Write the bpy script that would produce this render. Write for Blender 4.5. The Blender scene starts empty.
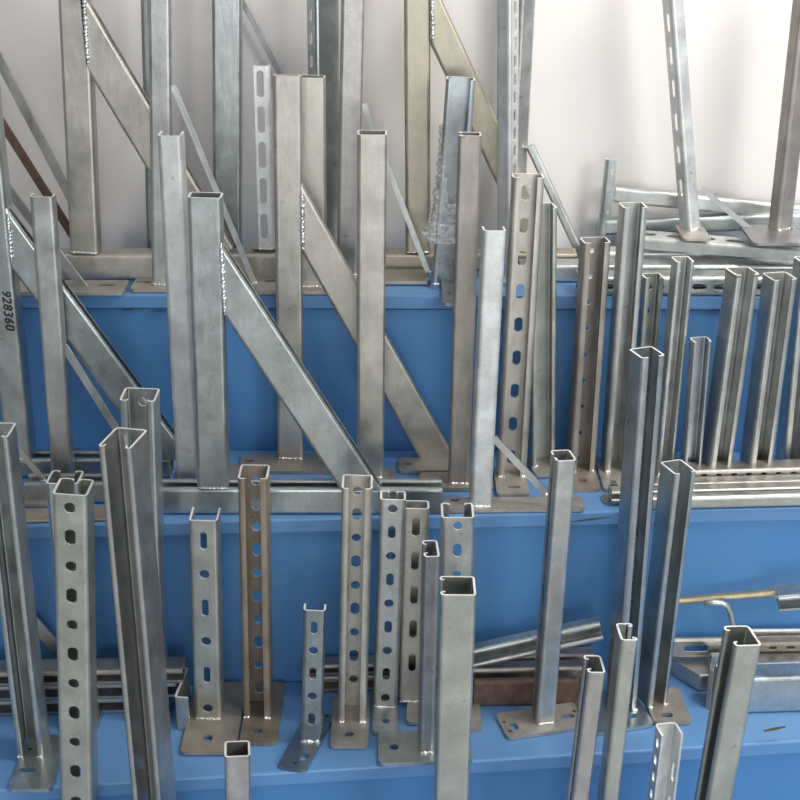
import bpy, bmesh, math, random
from mathutils import Vector, Matrix, noise
from mathutils.geometry import tessellate_polygon
R = math.radians
random.seed(7)
S = bpy.context.scene
COL = S.collection

# ------------------------------------------------------------------ camera
F = 1400.0; PITCH = R(23.0); CZ = 1.621
cd = bpy.data.cameras.new('camera'); cam = bpy.data.objects.new('camera', cd); COL.objects.link(cam)
cam.location = (0, 0, CZ); cam.rotation_euler = (R(90) - PITCH, 0, 0)
cd.sensor_width = 36; cd.lens = 36 * F / 800; cd.clip_start = 0.05
S.camera = cam
FW = Vector((0, math.cos(PITCH), -math.sin(PITCH))); UP = Vector((0, math.sin(PITCH), math.cos(PITCH)))
CP = Vector((0, 0, CZ))

def ray(x, y): return Vector((1, 0, 0)) * ((x - 400) / F) + UP * ((400 - y) / F) + FW
def PZ(x, y, z):                      # sight line met with a level surface
    r = ray(x, y); return CP + r * ((z - CZ) / r.z)
def PY(x, y, Y):                      # sight line met with an upright plane
    r = ray(x, y); return CP + r * (Y / r.y)
def proj(p):
    q = p - CP; d = q.dot(FW); return (400 + F * q.x / d, 400 - F * q.dot(UP) / d)
def mpp(p): return (p - CP).dot(FW) / F      # metres per pixel there

# ------------------------------------------------------------------ materials
def nd(nt, t, **kw):
    n = nt.nodes.new(t)
    for k, v in kw.items():
        if k in n.inputs.keys(): n.inputs[k].default_value = v
        else: setattr(n, k, v)
    return n
_m = {}
def metal(tint, rough=0.42, metallic=0.85, spangle=0.10, streak=0.5, name='galvanised'):
    key = (tint, rough, metallic, spangle, streak)
    if key in _m: return _m[key]
    m = bpy.data.materials.new(name); m.use_nodes = True; nt = m.node_tree; L = nt.links.new
    b = nt.nodes['Principled BSDF']
    tc = nd(nt, 'ShaderNodeTexCoord'); oi = nd(nt, 'ShaderNodeObjectInfo')
    ad = nd(nt, 'ShaderNodeVectorMath', operation='ADD'); sc = nd(nt, 'ShaderNodeVectorMath', operation='SCALE')
    cmb = nd(nt, 'ShaderNodeCombineXYZ')
    for i in range(3): L(oi.outputs['Random'], cmb.inputs[i])
    L(cmb.outputs[0], sc.inputs[0]); sc.inputs['Scale'].default_value = 13.0
    L(tc.outputs['Object'], ad.inputs[0]); L(sc.outputs[0], ad.inputs[1])
    mp = nd(nt, 'ShaderNodeMapping'); L(ad.outputs[0], mp.inputs['Vector']); mp.inputs['Scale'].default_value = (1, 1, 0.22)
    n1 = nd(nt, 'ShaderNodeTexNoise', Scale=24.0, Detail=4.0, Roughness=0.6); L(ad.outputs[0], n1.inputs['Vector'])
    n2 = nd(nt, 'ShaderNodeTexNoise', Scale=85.0, Detail=3.0, Roughness=0.6); L(mp.outputs[0], n2.inputs['Vector'])
    n3 = nd(nt, 'ShaderNodeTexNoise', Scale=700.0, Detail=2.0); L(ad.outputs[0], n3.inputs['Vector'])
    vo = nd(nt, 'ShaderNodeTexVoronoi', Scale=90.0); L(ad.outputs[0], vo.inputs['Vector'])
    n4 = nd(nt, 'ShaderNodeTexNoise', Scale=60.0, Detail=5.0, Roughness=0.75); L(ad.outputs[0], n4.inputs['Vector'])
    def mul(sock, a, c):               # a*(x-0.5)+c
        k = nd(nt, 'ShaderNodeMath', operation='MULTIPLY_ADD'); L(sock, k.inputs[0]); k.inputs[1].default_value = a; k.inputs[2].default_value = c - a * 0.5; return k.outputs[0]
    def mm(a, c):
        k = nd(nt, 'ShaderNodeMath', operation='MULTIPLY'); L(a, k.inputs[0]); L(c, k.inputs[1]); return k.outputs[0]
    sp = nd(nt, 'ShaderNodeSeparateColor'); L(vo.outputs['Color'], sp.inputs[0])
    v = mm(mm(mul(n1.outputs[0], 0.75, 1.0), mul(n2.outputs[0], streak * 0.7, 1.0)), mul(sp.outputs[0], spangle, 1.0))
    v = mm(v, mul(n3.outputs[0], 0.30, 1.0))
    rp = nd(nt, 'ShaderNodeValToRGB'); L(n4.outputs[0], rp.inputs[0])       # small dark stains
    rp.color_ramp.elements[0].position = 0.27; rp.color_ramp.elements[0].color = (0.45, 0.43, 0.4, 1)
    rp.color_ramp.elements[1].position = 0.36; rp.color_ramp.elements[1].color = (1, 1, 1, 1)
    mx = nd(nt, 'ShaderNodeVectorMath', operation='SCALE'); mx.inputs[0].default_value = tint; L(v, mx.inputs['Scale'])
    m2 = nd(nt, 'ShaderNodeVectorMath', operation='MULTIPLY'); L(mx.outputs[0], m2.inputs[0]); L(rp.outputs[0], m2.inputs[1])
    L(m2.outputs[0], b.inputs['Base Color'])
    b.inputs['Metallic'].default_value = metallic
    L(mul(n1.outputs[0], 0.35, rough), b.inputs['Roughness'])
    bp = nd(nt, 'ShaderNodeBump', Strength=0.15, Distance=0.002); L(n2.outputs[0], bp.inputs['Height'])
    bq = nd(nt, 'ShaderNodeBump', Strength=0.12, Distance=0.0006); L(n3.outputs[0], bq.inputs['Height']); L(bp.outputs[0], bq.inputs['Normal'])
    L(bq.outputs[0], b.inputs['Normal'])
    _m[key] = m; return m

ZWHITE = metal((0.86, 0.87, 0.87), 0.5, 0.6)
ZINC  = metal((0.565, 0.58, 0.56), 0.38, 0.94)
ZPALE = metal((0.70, 0.72, 0.71), 0.48, 0.75, streak=0.35)
ZTEAL = metal((0.49, 0.53, 0.52), 0.33, 0.94)
ZBLUE = metal((0.43, 0.475, 0.505), 0.32, 0.9)
ZGREEN = metal((0.50, 0.52, 0.475), 0.40, 0.92, spangle=0.05, streak=0.25)
ZWARM = metal((0.57, 0.545, 0.49), 0.40, 0.92, spangle=0.05, streak=0.3)
ZGOLD = metal((0.50, 0.455, 0.36), 0.42, 0.85, spangle=0.05, streak=0.3)
ZSLATE = metal((0.35, 0.40, 0.415), 0.3, 0.95)
ZMID = metal((0.45, 0.455, 0.44), 0.38, 0.92)
ZDARK = metal((0.36, 0.37, 0.375), 0.42, 0.85)
ZPURP = metal((0.50, 0.48, 0.465), 0.4, 0.92, streak=0.6)
BROWN = metal((0.33, 0.275, 0.22), 0.5, 0.7, spangle=0.04, streak=0.7)
BRNGR = metal((0.40, 0.365, 0.33), 0.45, 0.8, spangle=0.04, streak=0.8)
RUST  = metal((0.16, 0.095, 0.075), 0.6, 0.45, spangle=0.3, streak=0.8)
PLATE = metal((0.50, 0.47, 0.425), 0.5, 0.75, spangle=0.06, streak=0.4)
PLATEB = metal((0.43, 0.375, 0.315), 0.5, 0.7, spangle=0.06, streak=0.4)
WELDM = metal((0.80, 0.81, 0.80), 0.28, 0.9, spangle=0.4)
EDGE  = metal((0.95, 0.95, 0.93), 0.36, 0.45, spangle=0.05, streak=0.1, name='cut_edge_highlight')  # bright cut steel, paled further to paint in highlights on rims and hole walls
YELL  = metal((0.50, 0.43, 0.27), 0.4, 0.8)

def paint(name, col, rough, var=0.12, bump=0.02, scale=6.0):
    m = bpy.data.materials.new(name); m.use_nodes = True; nt = m.node_tree; L = nt.links.new
    b = nt.nodes['Principled BSDF']; tc = nd(nt, 'ShaderNodeTexCoord')
    n1 = nd(nt, 'ShaderNodeTexNoise', Scale=scale, Detail=5.0, Roughness=0.6); L(tc.outputs['Object'], n1.inputs['Vector'])
    n2 = nd(nt, 'ShaderNodeTexNoise', Scale=420.0, Detail=2.0); L(tc.outputs['Object'], n2.inputs['Vector'])
    k = nd(nt, 'ShaderNodeMath', operation='MULTIPLY_ADD'); L(n1.outputs[0], k.inputs[0]); k.inputs[1].default_value = var; k.inputs[2].default_value = 1 - var / 2
    k2 = nd(nt, 'ShaderNodeMath', operation='MULTIPLY_ADD'); L(n2.outputs[0], k2.inputs[0]); k2.inputs[1].default_value = 0.12; k2.inputs[2].default_value = 0.94
    k3 = nd(nt, 'ShaderNodeMath', operation='MULTIPLY'); L(k.outputs[0], k3.inputs[0]); L(k2.outputs[0], k3.inputs[1])
    mx = nd(nt, 'ShaderNodeVectorMath', operation='SCALE'); mx.inputs[0].default_value = col; L(k3.outputs[0], mx.inputs['Scale'])
    L(mx.outputs[0], b.inputs['Base Color']); b.inputs['Roughness'].default_value = rough
    bp = nd(nt, 'ShaderNodeBump', Strength=bump * 5, Distance=0.001); L(n2.outputs[0], bp.inputs['Height']); L(bp.outputs[0], b.inputs['Normal'])
    return m
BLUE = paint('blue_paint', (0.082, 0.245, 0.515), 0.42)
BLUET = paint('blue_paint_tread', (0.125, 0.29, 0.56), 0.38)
BARE = paint('chipped_paint', (0.10, 0.075, 0.03), 0.7)
WALLM = paint('wall_paint', (0.84, 0.81, 0.785), 0.85, 0.04)
FLOORM = paint('floor_tile', (0.52, 0.52, 0.50), 0.5)
INK = paint('black_ink', (0.012, 0.012, 0.015), 0.5)

# ------------------------------------------------------------------ mesh helpers
def face(bm, vs):
    try: return bm.faces.new(vs)
    except ValueError: return None
def quad(bm, a, b, c, d): return face(bm, [bm.verts.new(p) for p in (a, b, c, d)])
def link(name, bm, mat, parent=None, origin=None, smooth=False, merge=True):
    if merge: bmesh.ops.remove_doubles(bm, verts=bm.verts, dist=0.00004)
    bmesh.ops.recalc_face_normals(bm, faces=bm.faces)
    o0 = Vector(origin) if origin is not None else Vector((0, 0, 0))
    for v in bm.verts: v.co -= o0
    me = bpy.data.meshes.new(name); bm.to_mesh(me); bm.free()
    if smooth:
        for p in me.polygons: p.use_smooth = True
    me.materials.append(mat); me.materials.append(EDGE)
    o = bpy.data.objects.new(name, me); COL.objects.link(o)
    if parent is not None: o.parent = parent
    else: o.location = o0
    return o
def thing(name, loc, label, cat='bracket', group=None):
    o = bpy.data.objects.new(name, None); COL.objects.link(o); o.location = loc
    o.empty_display_size = 0.03
    o['label'] = label; o['category'] = cat
    if group: o['group'] = group
    return o

def profile(w, d, t, kind, lip=0.0, ret=0.0, rc=0.0035):
    """cross section, opening towards -v: list of (x, y, nx, ny, wall name of the flat run that follows)"""
    x = w / 2 - t / 2; y = d / 2 - t / 2
    if kind == 'tube':
        pts = [(-x, -y, 'L'), (-x, y, 'B'), (x, y, 'R'), (x, -y, 'F')]; closed = True
    elif kind == 'U':
        pts = [(-x, -y, 'L'), (-x, y, 'B'), (x, y, 'R'), (x, -y, None)]; closed = False
    elif kind == 'L':
        pts = [(-x, -y, 'L'), (-x, y, 'B'), (x, y, None)]; closed = False
    elif kind == 'flat':
        pts = [(-w / 2, 0, 'B'), (w / 2, 0, None)]; closed = False
    else:
        lip = lip or w * 0.24; a = -w / 2 + lip
        pts = [(a, -y, 'FL'), (-x, -y, 'L'), (-x, y, 'B'), (x, y, 'R'), (x, -y, 'FR'), (-a, -y, None)]; closed = False
        if ret: pts = [(a, -y + ret, 'x')] + pts[:-1] + [(-a, -y, 'x'), (-a, -y + ret, None)]
    n = len(pts); out = []
    def dirv(i):
        p, q = pts[i % n], pts[(i + 1) % n]; l = math.hypot(q[0] - p[0], q[1] - p[1]) or 1
        return ((q[0] - p[0]) / l, (q[1] - p[1]) / l), l
    for i in range(n):
        px, py, nm = pts[i]
        if not closed and i in (0, n - 1):
            (dx, dy), _ = dirv(0 if i == 0 else n - 2)
            out.append((px, py, -dy, dx, nm if i == 0 else None)); continue
        (ax, ay), l0 = dirv((i - 1) % n); (bx, by), l1 = dirv(i)
        r = min(rc, l0 * 0.45, l1 * 0.45)
        if ax * by - ay * bx > 0: pass
        for k in range(4):
            f = math.pi / 2 * k / 3; c, s = math.cos(f), math.sin(f)
            X = px - ax * r + bx * r; Y = py - ay * r + by * r
            X += -bx * r * c + ax * r * s; Y += -by * r * c + ay * r * s
            nx = -ay * c - by * s; ny = ax * c + bx * s
            out.append((X, Y, nx, ny, nm if k == 3 else 'bend'))
    return out, closed
TURN = {'F': 0, 'R': 1, 'B': 2, 'L': 3}
def shape(wpx, d, t, kind, opening, lip, ret):
    k = TURN[opening]
    if k % 2: prof, closed = profile(d, wpx, t, kind, lip, ret)
    else: prof, closed = profile(wpx, d, t, kind, lip, ret)
    order = ['F', 'R', 'B', 'L']
    res = []
    for (x, y, nx, ny, nm) in prof:
        for _ in range(k): x, y, nx, ny = -y, x, -ny, nx
        if nm in order: nm = order[(order.index(nm) + k) % 4]
        res.append((x, y, nx, ny, nm))
    return res, closed
def ring(cx, cy, rx, ry, n=14):
    """round hole when rx==ry, else an oblong slot"""
    pts = []
    r = min(rx, ry); ex = rx - r; ey = ry - r
    for i in range(n):
        a = 2 * math.pi * (i + 0.5) / n; c, s = math.cos(a), math.sin(a)
        pts.append((cx + r * c + (ex if c > 0 else -ex), cy + r * s + (ey if s > 0 else -ey)))
    return pts
def extrude(bm, prof, closed, length, M, t, holes=None, s0=0.0, s1=0.0):
    """prof in the (u,v) plane, along w. holes: wall -> list of (w, r_across, r_along)."""
    holes = holes or {}
    P = lambda u, v, w: M @ Vector((u, v, w))
    n = len(prof)
    def lo(u): return s0 * u
    def hi(u): return length + s1 * u
    cnt = n if closed else n - 1
    for i in range(cnt):
        a = prof[i]; b = prof[(i + 1) % n]
        A = {}
        for sgn in (1, -1):
            A[sgn] = ((a[0] + sgn * a[2] * t / 2, a[1] + sgn * a[3] * t / 2), (b[0] + sgn * b[2] * t / 2, b[1] + sgn * b[3] * t / 2))
        hs = sorted(holes.get(a[4], []))
        L0 = math.hypot(b[0] - a[0], b[1] - a[1])
        if not hs:
            for sgn in (1, -1):
                p, q = A[sgn]
                vs = [P(*p, lo(p[0])), P(*q, lo(q[0])), P(*q, hi(q[0])), P(*p, hi(p[0]))]
                quad(bm, *(vs if sgn < 0 else vs[::-1]))
        else:
            cuts = [0.0]
            for j in range(len(hs) - 1):
                cuts.append(((hs[j][0] + hs[j][2]) + (hs[j + 1][0] - hs[j + 1][2])) / 2)
            cuts.append(length)
            for j, h in enumerate(hs):
                w0, w1 = cuts[j], cuts[j + 1]
                off = h[3] if len(h) > 3 else 0.0
                rr = ring(L0 / 2 + off, h[0], min(h[1], L0 * 0.42), h[2])
                outer = [(0, w0), (L0, w0), (L0, w1), (0, w1)]
                allp = outer + rr
                tris = tessellate_polygon([[Vector((x, y, 0)) for x, y in outer], [Vector((x, y, 0)) for x, y in rr]])
                pos = {}
                for sgn in (1, -1):
                    p, q = A[sgn]
                    pos[sgn] = [P(p[0] + (q[0] - p[0]) * x / L0, p[1] + (q[1] - p[1]) * x / L0, y) for x, y in allp]
                    vs = [bm.verts.new(c) for c in pos[sgn]]
                    for tr in tris: face(bm, [vs[k] for k in tr])
                m = len(rr)
                for k in range(m):
                    k2 = (k + 1) % m
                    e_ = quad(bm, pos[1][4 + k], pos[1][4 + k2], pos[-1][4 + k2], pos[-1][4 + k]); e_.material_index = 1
        for fn in (lo, hi):                                  # the cut ends of the sheet
            p, q = A[1]; r_, s_ = A[-1]
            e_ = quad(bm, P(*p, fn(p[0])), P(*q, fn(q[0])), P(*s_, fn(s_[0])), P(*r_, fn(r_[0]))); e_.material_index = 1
    if not closed:
        for a in (prof[0], prof[-1]):
            p = (a[0] + a[2] * t / 2, a[1] + a[3] * t / 2); q = (a[0] - a[2] * t / 2, a[1] - a[3] * t / 2)
            quad(bm, P(*p, lo(p[0])), P(*q, lo(q[0])), P(*q, hi(q[0])), P(*p, hi(p[0])))
def frame(o, U, V, W):
    return Matrix(((U.x, V.x, W.x, o.x), (U.y, V.y, W.y, o.y), (U.z, V.z, W.z, o.z), (0, 0, 0, 1)))
def plate_mesh(M, w, d, th, holes=(), rc=0.006):
    bm = bmesh.new()
    outer = []
    for (sx, sy, a0) in ((1, 1, 0), (-1, 1, 90), (-1, -1, 180), (1, -1, 270)):
        for k in range(4):
            a = R(a0 + 30 * k); outer.append((sx * (w / 2 - rc) + rc * math.cos(a), sy * (d / 2 - rc) + rc * math.sin(a)))
    loops = [outer]
    for h in holes:
        if abs(h[0]) + h[2] < w / 2 - 0.0008 and abs(h[1]) + h[3] < d / 2 - 0.0008: loops.append(ring(*h))
    tris = tessellate_polygon([[Vector((x, y, 0)) for x, y in l] for l in loops])
    allp = [p for l in loops for p in l]
    top = [M @ Vector((x, y, th)) for x, y in allp]; bot = [M @ Vector((x, y, 0)) for x, y in allp]
    vt = [bm.verts.new(p) for p in top]; vb = [bm.verts.new(p) for p in bot]
    for tr in tris: face(bm, [vt[k] for k in tr]); face(bm, [vb[k] for k in tr])
    i = 0
    for l in loops:
        m = len(l)
        for k in range(m): quad(bm, top[i + k], top[i + (k + 1) % m], bot[i + (k + 1) % m], bot[i + k])
        i += m
    return bm
def weld_mesh(p0, p1, r=0.003, seed=0, amp=0.45):
    bm = bmesh.new(); d = (p1 - p0); L = d.length; d.normalize()
    a = d.orthogonal().normalized(); b = d.cross(a)
    n = max(5, int(L / 0.0015)); rings = []
    for i in range(n + 1):
        f = i / n; env = min(1, f * 8, (1 - f) * 8) * 0.6 + 0.4
        c = p0 + d * L * f + (a * noise.noise(Vector((f * L * 300, seed, 1))) + b * noise.noise(Vector((f * L * 300, seed, 5)))) * r * 0.5
        rr = r * env * (0.85 + amp * 0.35 * math.sin(i * 2.3 + seed) + amp * 1.5 * noise.noise(Vector((i * 0.9, seed, 9))))
        rings.append([bm.verts.new(c + (a * math.cos(k * math.pi / 3) + b * math.sin(k * math.pi / 3)) * rr) for k in range(6)])
    for i in range(n):
        for k in range(6): face(bm, [rings[i][k], rings[i][(k + 1) % 6], rings[i + 1][(k + 1) % 6], rings[i + 1][k]])
    face(bm, rings[0]); face(bm, rings[-1])
    return bm
def box_mesh(bm, pts8):
    v = [bm.verts.new(p) for p in pts8]
    for f in ((0, 1, 2, 3), (7, 6, 5, 4), (0, 4, 5, 1), (1, 5, 6, 2), (2, 6, 7, 3), (3, 7, 4, 0)): bm.faces.new([v[i] for i in f])
def bevel(bm, r, seg=2): bmesh.ops.bevel(bm, geom=bm.edges[:], offset=r, segments=seg, affect='EDGES', profile=0.5)
def tube_path(pts, r, n=10):
    bm = bmesh.new(); rings = []
    for i, p in enumerate(pts):
        d = (pts[min(i + 1, len(pts) - 1)] - pts[max(i - 1, 0)]).normalized()
        a = d.cross(Vector((0.13, 0.9, 0.3))).normalized(); b = d.cross(a)
        rings.append([bm.verts.new(p + (a * math.cos(2 * math.pi * k / n) + b * math.sin(2 * math.pi * k / n)) * r) for k in range(n)])
    for i in range(len(pts) - 1):
        for k in range(n): face(bm, [rings[i][k], rings[i][(k + 1) % n], rings[i + 1][(k + 1) % n], rings[i + 1][k]])
    face(bm, rings[0]); face(bm, rings[-1])
    return bm

# ------------------------------------------------------------------ heights of the stepped stand
Z0, Z1, Z2, Z3 = 0.25, 0.50, 0.756, 0.995
PT = 0.005                                  # base plate thickness

def hole_ws(Pb, axis, L, voff, ys, kind_pat, y0, dy, rad, slot, off=0.0):
    """heights along a post at which holes show at picture rows y0, y0+dy, ..."""
    def yof(w): return proj(Pb + axis * w + voff)[1]
    ybot = yof(0.006); out = []; i = 0; y = y0
    while y < ybot - 1 and i < 60:
        lo_, hi_ = -0.2, L
        for _ in range(40):
            mid = (lo_ + hi_) / 2
            if yof(mid) > y: lo_ = mid
            else: hi_ = mid
        w = (lo_ + hi_) / 2; k = kind_pat[i % len(kind_pat)]
        ra, rl = (rad, rad) if k == 'r' else slot
        if k != '-' and rl + 0.003 < w < L - rl - 0.002: out.append((w, ra, rl, off))
        i += 1; y += dy
    # keep neighbours apart
    out.sort(); res = []
    for h in out:
        if not res or h[0] - h[2] > res[-1][0] + res[-1][2] + 0.002: res.append(h)
    return res

_n = [0]
def post(name, label, top, bot, z, w, d=0.041, kind='C', op='B', yaw=0, Y=None, lean=0.0, t=0.0026, mat=ZINC, lip=0.0, ret=0.004,
         holes=None, plate=None, platemat=None, weld=True, group=None, cat='bracket', plate_yaw=None, pth=PT):
    """top / bot: picture points of the middle of the front edge at the top and at the foot"""
    _n[0] += 1; lift = 0.0003 + (_n[0] % 6) * 0.00035; zg = z; z = z + lift
    zb = z + pth
    if Y is None: pb = PZ(bot[0], bot[1], zb); Y = pb.y
    pt_ = PY(top[0], top[1], Y + lean); pb = PY(bot[0], bot[1], Y)
    if abs(pb.z - zb) > 1e-5:
        k = (zb - pt_.z) / (pb.z - pt_.z); pb = pt_ + (pb - pt_) * k; 
    ax = (pt_ - pb); L = ax.length; ax.normalize()
    W = w * mpp(pt_)
    U = Vector((math.cos(R(yaw)), math.sin(R(yaw)), 0)); V = ax.cross(U).normalized(); U = V.cross(ax).normalized()
    base = pb + V * (d / 2)
    root = thing(name, Vector((base.x, base.y, z)), label, cat, group)
    O = root.location
    prof, closed = shape(W, d, t, kind, op, lip, ret if kind == 'C' else 0)
    hd = {}
    if holes:
        for (wall, pat, y0, dy, rad, slot, *off) in holes:
            voff = {'F': Vector(), 'B': V * d, 'L': V * (d / 2) - U * (W / 2), 'R': V * (d / 2) + U * (W / 2)}[wall]
            hd[wall] = hole_ws(pb, ax, L, voff, None, pat, y0, dy, rad, slot, off[0] if off else 0.0)
    M = frame(base, U, V, ax)
    bm = bmesh.new(); extrude(bm, prof, closed, L, M, t, hd)
    bn = {'tube': 'square_tube', 'C': 'channel', 'U': 'channel', 'L': 'angle_bar', 'flat': 'flat_bar'}[kind]
    link(bn, bm, mat, root, O)
    if plate is not None:
        if plate == 'auto': cx, cy, pw, pd, ph = base.x, base.y - 0.002, W + 0.008, d + 0.016, []
        else:
            x0, x1, yf, yb = plate[:4]
            a = PZ(x0, yf, z + pth); b = PZ(x1, yf, z + pth); c = PZ((x0 + x1) / 2, yb, z + pth)
            pw = (b - a).length; pd = c.y - a.y; cx = (a.x + b.x) / 2; cy = (a.y + c.y) / 2
            if pd < d + 0.004 or cy + pd / 2 < base.y + d / 2: 
                y2 = base.y + d / 2 + 0.006; cy = (a.y + y2) / 2; pd = y2 - a.y
            ph = plate[4] if len(plate) > 4 else []
        py = R(yaw if plate_yaw is None else plate_yaw)
        Mp = Matrix.Translation((cx, cy, z)) @ Matrix.Rotation(py, 4, 'Z'); inv = Mp.inverted()
        hl = []
        for (hx, hy, rx, ry) in ph:
            q = inv @ PZ(hx, hy, z + pth); hl.append((q.x, q.y, rx, ry))
        link('base_plate', plate_mesh(Mp, pw, pd, pth, hl), platemat or mat, root, O)
    if weld:
        f = base - V * (d / 2)
        if op == 'F' and kind in 'CU':
            for s in (-1, 1):
                p = f + U * s * (W / 2 - W * 0.13)
                link('weld_bead', weld_mesh(p - U * W * 0.13 + Vector((0, -0.001, 0.001)), p + U * W * 0.13 + Vector((0, -0.001, 0.001)), 0.0026, hash(s) % 7 + top[0]), WELDM, root, O, True)
        else:
            link('weld_bead', weld_mesh(f - U * W * 0.48 + Vector((0, -0.0005, 0.001)), f + U * W * 0.48 + Vector((0, -0.0005, 0.001)), 0.0022, top[0]), WELDM, root, O, True)
    return dict(root=root, pb=pb, pt=pt_, U=U, V=V, ax=ax, W=W, L=L, Y=Y, base=base, O=O, d=d)

def brace(P, a, b, wpx, d, kind='tube', mat=None, Y=None, name='brace', Yb=None, op='F', cut0=True, cut1=True, t=0.002, weldy=None, down='z'):
    """a sloping member in the upright plane of the post, mitred upright at the post and level at the foot"""
    Y = P['Y'] if Y is None else Y
    p0 = PY(a[0], a[1], Y); p1 = PY(b[0], b[1], Yb if Yb is not None else Y)
    W = (p1 - p0); L = W.length; W.normalize(); V = Vector((0, 1, 0)); V = (V - W * V.dot(W)).normalized(); U = V.cross(W).normalized()
    w = wpx * mpp(p0)
    s0 = -U.x / W.x if cut0 else 0; s1 = -U.z / W.z if cut1 else 0
    prof, closed = shape(w, d, t, kind, op, 0.006, 0)
    bm = bmesh.new(); extrude(bm, prof, closed, L, frame(p0 + V * (d / 2), U, V, W), t, None, s0, s1)
    link(name, bm, mat, P['root'], P['O'])
    if weldy:
        q0 = PY(a[0] + weldy[2], weldy[0], Y - 0.001); q1 = PY(a[0] + weldy[3], weldy[1], Y - 0.001)
        link('weld_bead', weld_mesh(q0, q1, 0.0036, a[0], 0.6), WELDM, P['root'], P['O'], True)
def rod(P, a, b, Ya, Yb, wpx, d=0.004, mat=None, kind='flat', name='brace'):
    p0 = PY(a[0], a[1], Ya); p1 = PY(b[0], b[1], Yb)
    W = (p1 - p0); L = W.length; W.normalize(); V = Vector((0, 1, 0)); V = (V - W * V.dot(W)).normalized(); U = V.cross(W).normalized()
    w = wpx * mpp(p0); prof, closed = profile(w, max(d, 0.004), d if kind == 'flat' else 0.0015, kind)
    bm = bmesh.new(); extrude(bm, prof, closed, L, frame(p0, U, V, W), d if kind == 'flat' else 0.0015)
    link(name, bm, mat, P['root'], P['O'])
    link('weld_bead', weld_mesh(p1 - Vector((0.004, 0.002, 0)), p1 + Vector((0.006, -0.002, 0.001)), 0.003, a[0]), WELDM, P['root'], P['O'], True)

def lying(name, label, x0, y0, x1, y1, z, hpx, d=0.041, kind='C', op='F', mat=ZINC, holes=None, t=0.0022, P=None, Y0=None, Y1=None, group=None, cat='channel bar', lip=0.0, part='channel', ret=0.004, roll=0):
    """a member lying down; (x0,y0)-(x1,y1) is its lower front edge in the picture"""
    p0 = PZ(x0, y0, z) if Y0 is None else PY(x0, y0, Y0); p1 = PZ(x1, y1, z) if Y1 is None else PY(x1, y1, Y1)
    if P is not None and 0.1 < z < 0.9999 and name == '': p0.z = p1.z = z + 0.0004
    if P is None and Y0 is None: p0.z += 0.0004; p1.z += 0.0004
    W = p1 - p0; L = W.length; W.normalize()
    V = Vector((0, 0, 1)).cross(W).normalized(); U = V.cross(W).normalized()     # U points down
    if roll:
        q = Matrix.Rotation(R(roll), 3, W); V = q @ V; U = q @ U
    h = hpx * mpp(p0)
    prof, closed = shape(h, d, t, kind, op, lip, ret if kind == 'C' else 0)
    M = frame(p0 - U * (h / 2) + V * (d / 2), U, V, W)
    hd = {}
    for (wall, pat, first, pitch, rad, slot) in (holes or []):
        o = []; w_ = first; i = 0
        while w_ < L - 0.01:
            k = pat[i % len(pat)]; ra, rl = (rad, rad) if k == 'r' else slot
            o.append((w_, ra, rl)); w_ += pitch; i += 1
        hd[wall] = o
    bm = bmesh.new(); extrude(bm, prof, closed, L, M, t, hd)
    if P is not None: return link(part, bm, mat, P['root'], P['O'])
    o = link(name, bm, mat, None, p0 + W * (L / 2))
    o['label'] = label; o['category'] = cat
    if group: o['group'] = group
    return o

# ------------------------------------------------------------------ setting
def struct(name, pts8, mat):
    bm = bmesh.new(); box_mesh(bm, pts8); o = link(name, bm, mat); o['kind'] = 'structure'; return o
def bx(x0, x1, y0, y1, z0, z1): return [Vector(p) for p in ((x0, y0, z0), (x1, y0, z0), (x1, y1, z0), (x0, y1, z0), (x0, y0, z1), (x1, y0, z1), (x1, y1, z1), (x0, y1, z1))]
WY = 2.062
struct('floor', bx(-4, 4, -4.4, WY + 0.1, -0.1, 0), FLOORM)
struct('wall_back', bx(-3, 3, WY, WY + 0.1, 0, 3.0), WALLM)

# the blue stepped stand: each tread follows its own front edge
def edge(xa, ya, xb, yb, z):
    a = PZ(xa, ya, z); b = PZ(xb, yb, z); s = (b.y - a.y) / (b.x - a.x)
    return lambda x: a.y + s * (x - a.x)
E1 = edge(50, 787, 800, 741, Z1); E2 = edge(25, 526, 800, 507, Z2); E3 = edge(20, 294.5, 700, 296, Z3)
stand = thing('stepped_display_stand', Vector((0, 1.3, 0)), 'blue painted stepped display stand carrying the rows of metal brackets', 'display stand')
XL, XR = -1.25, 1.25
def slab(name, fn_front, fn_back, z0, z1, mat, rb=0.002):
    bm = bmesh.new()
    box_mesh(bm, [Vector(p) for p in ((XL, fn_front(XL), z0), (XR, fn_front(XR), z0), (XR, fn_back(XR), z0), (XL, fn_back(XL), z0),
                                      (XL, fn_front(XL), z1), (XR, fn_front(XR), z1), (XR, fn_back(XR), z1), (XL, fn_back(XL), z1))])
    bevel(bm, rb); return link(name, bm, mat, stand, stand.location)
TT = 0.021
E0 = lambda x: 1.10
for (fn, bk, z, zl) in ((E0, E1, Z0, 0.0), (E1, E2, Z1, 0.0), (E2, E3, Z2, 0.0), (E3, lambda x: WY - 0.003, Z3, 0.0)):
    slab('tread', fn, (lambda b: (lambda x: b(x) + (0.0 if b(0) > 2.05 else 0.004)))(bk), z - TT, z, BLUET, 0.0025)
    slab('riser', (lambda f: (lambda x: f(x) + 0.0055))(fn), (lambda f: (lambda x: f(x) + 0.02))(fn), zl, z - TT - 0.0018, BLUE, 0.0008)
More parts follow.
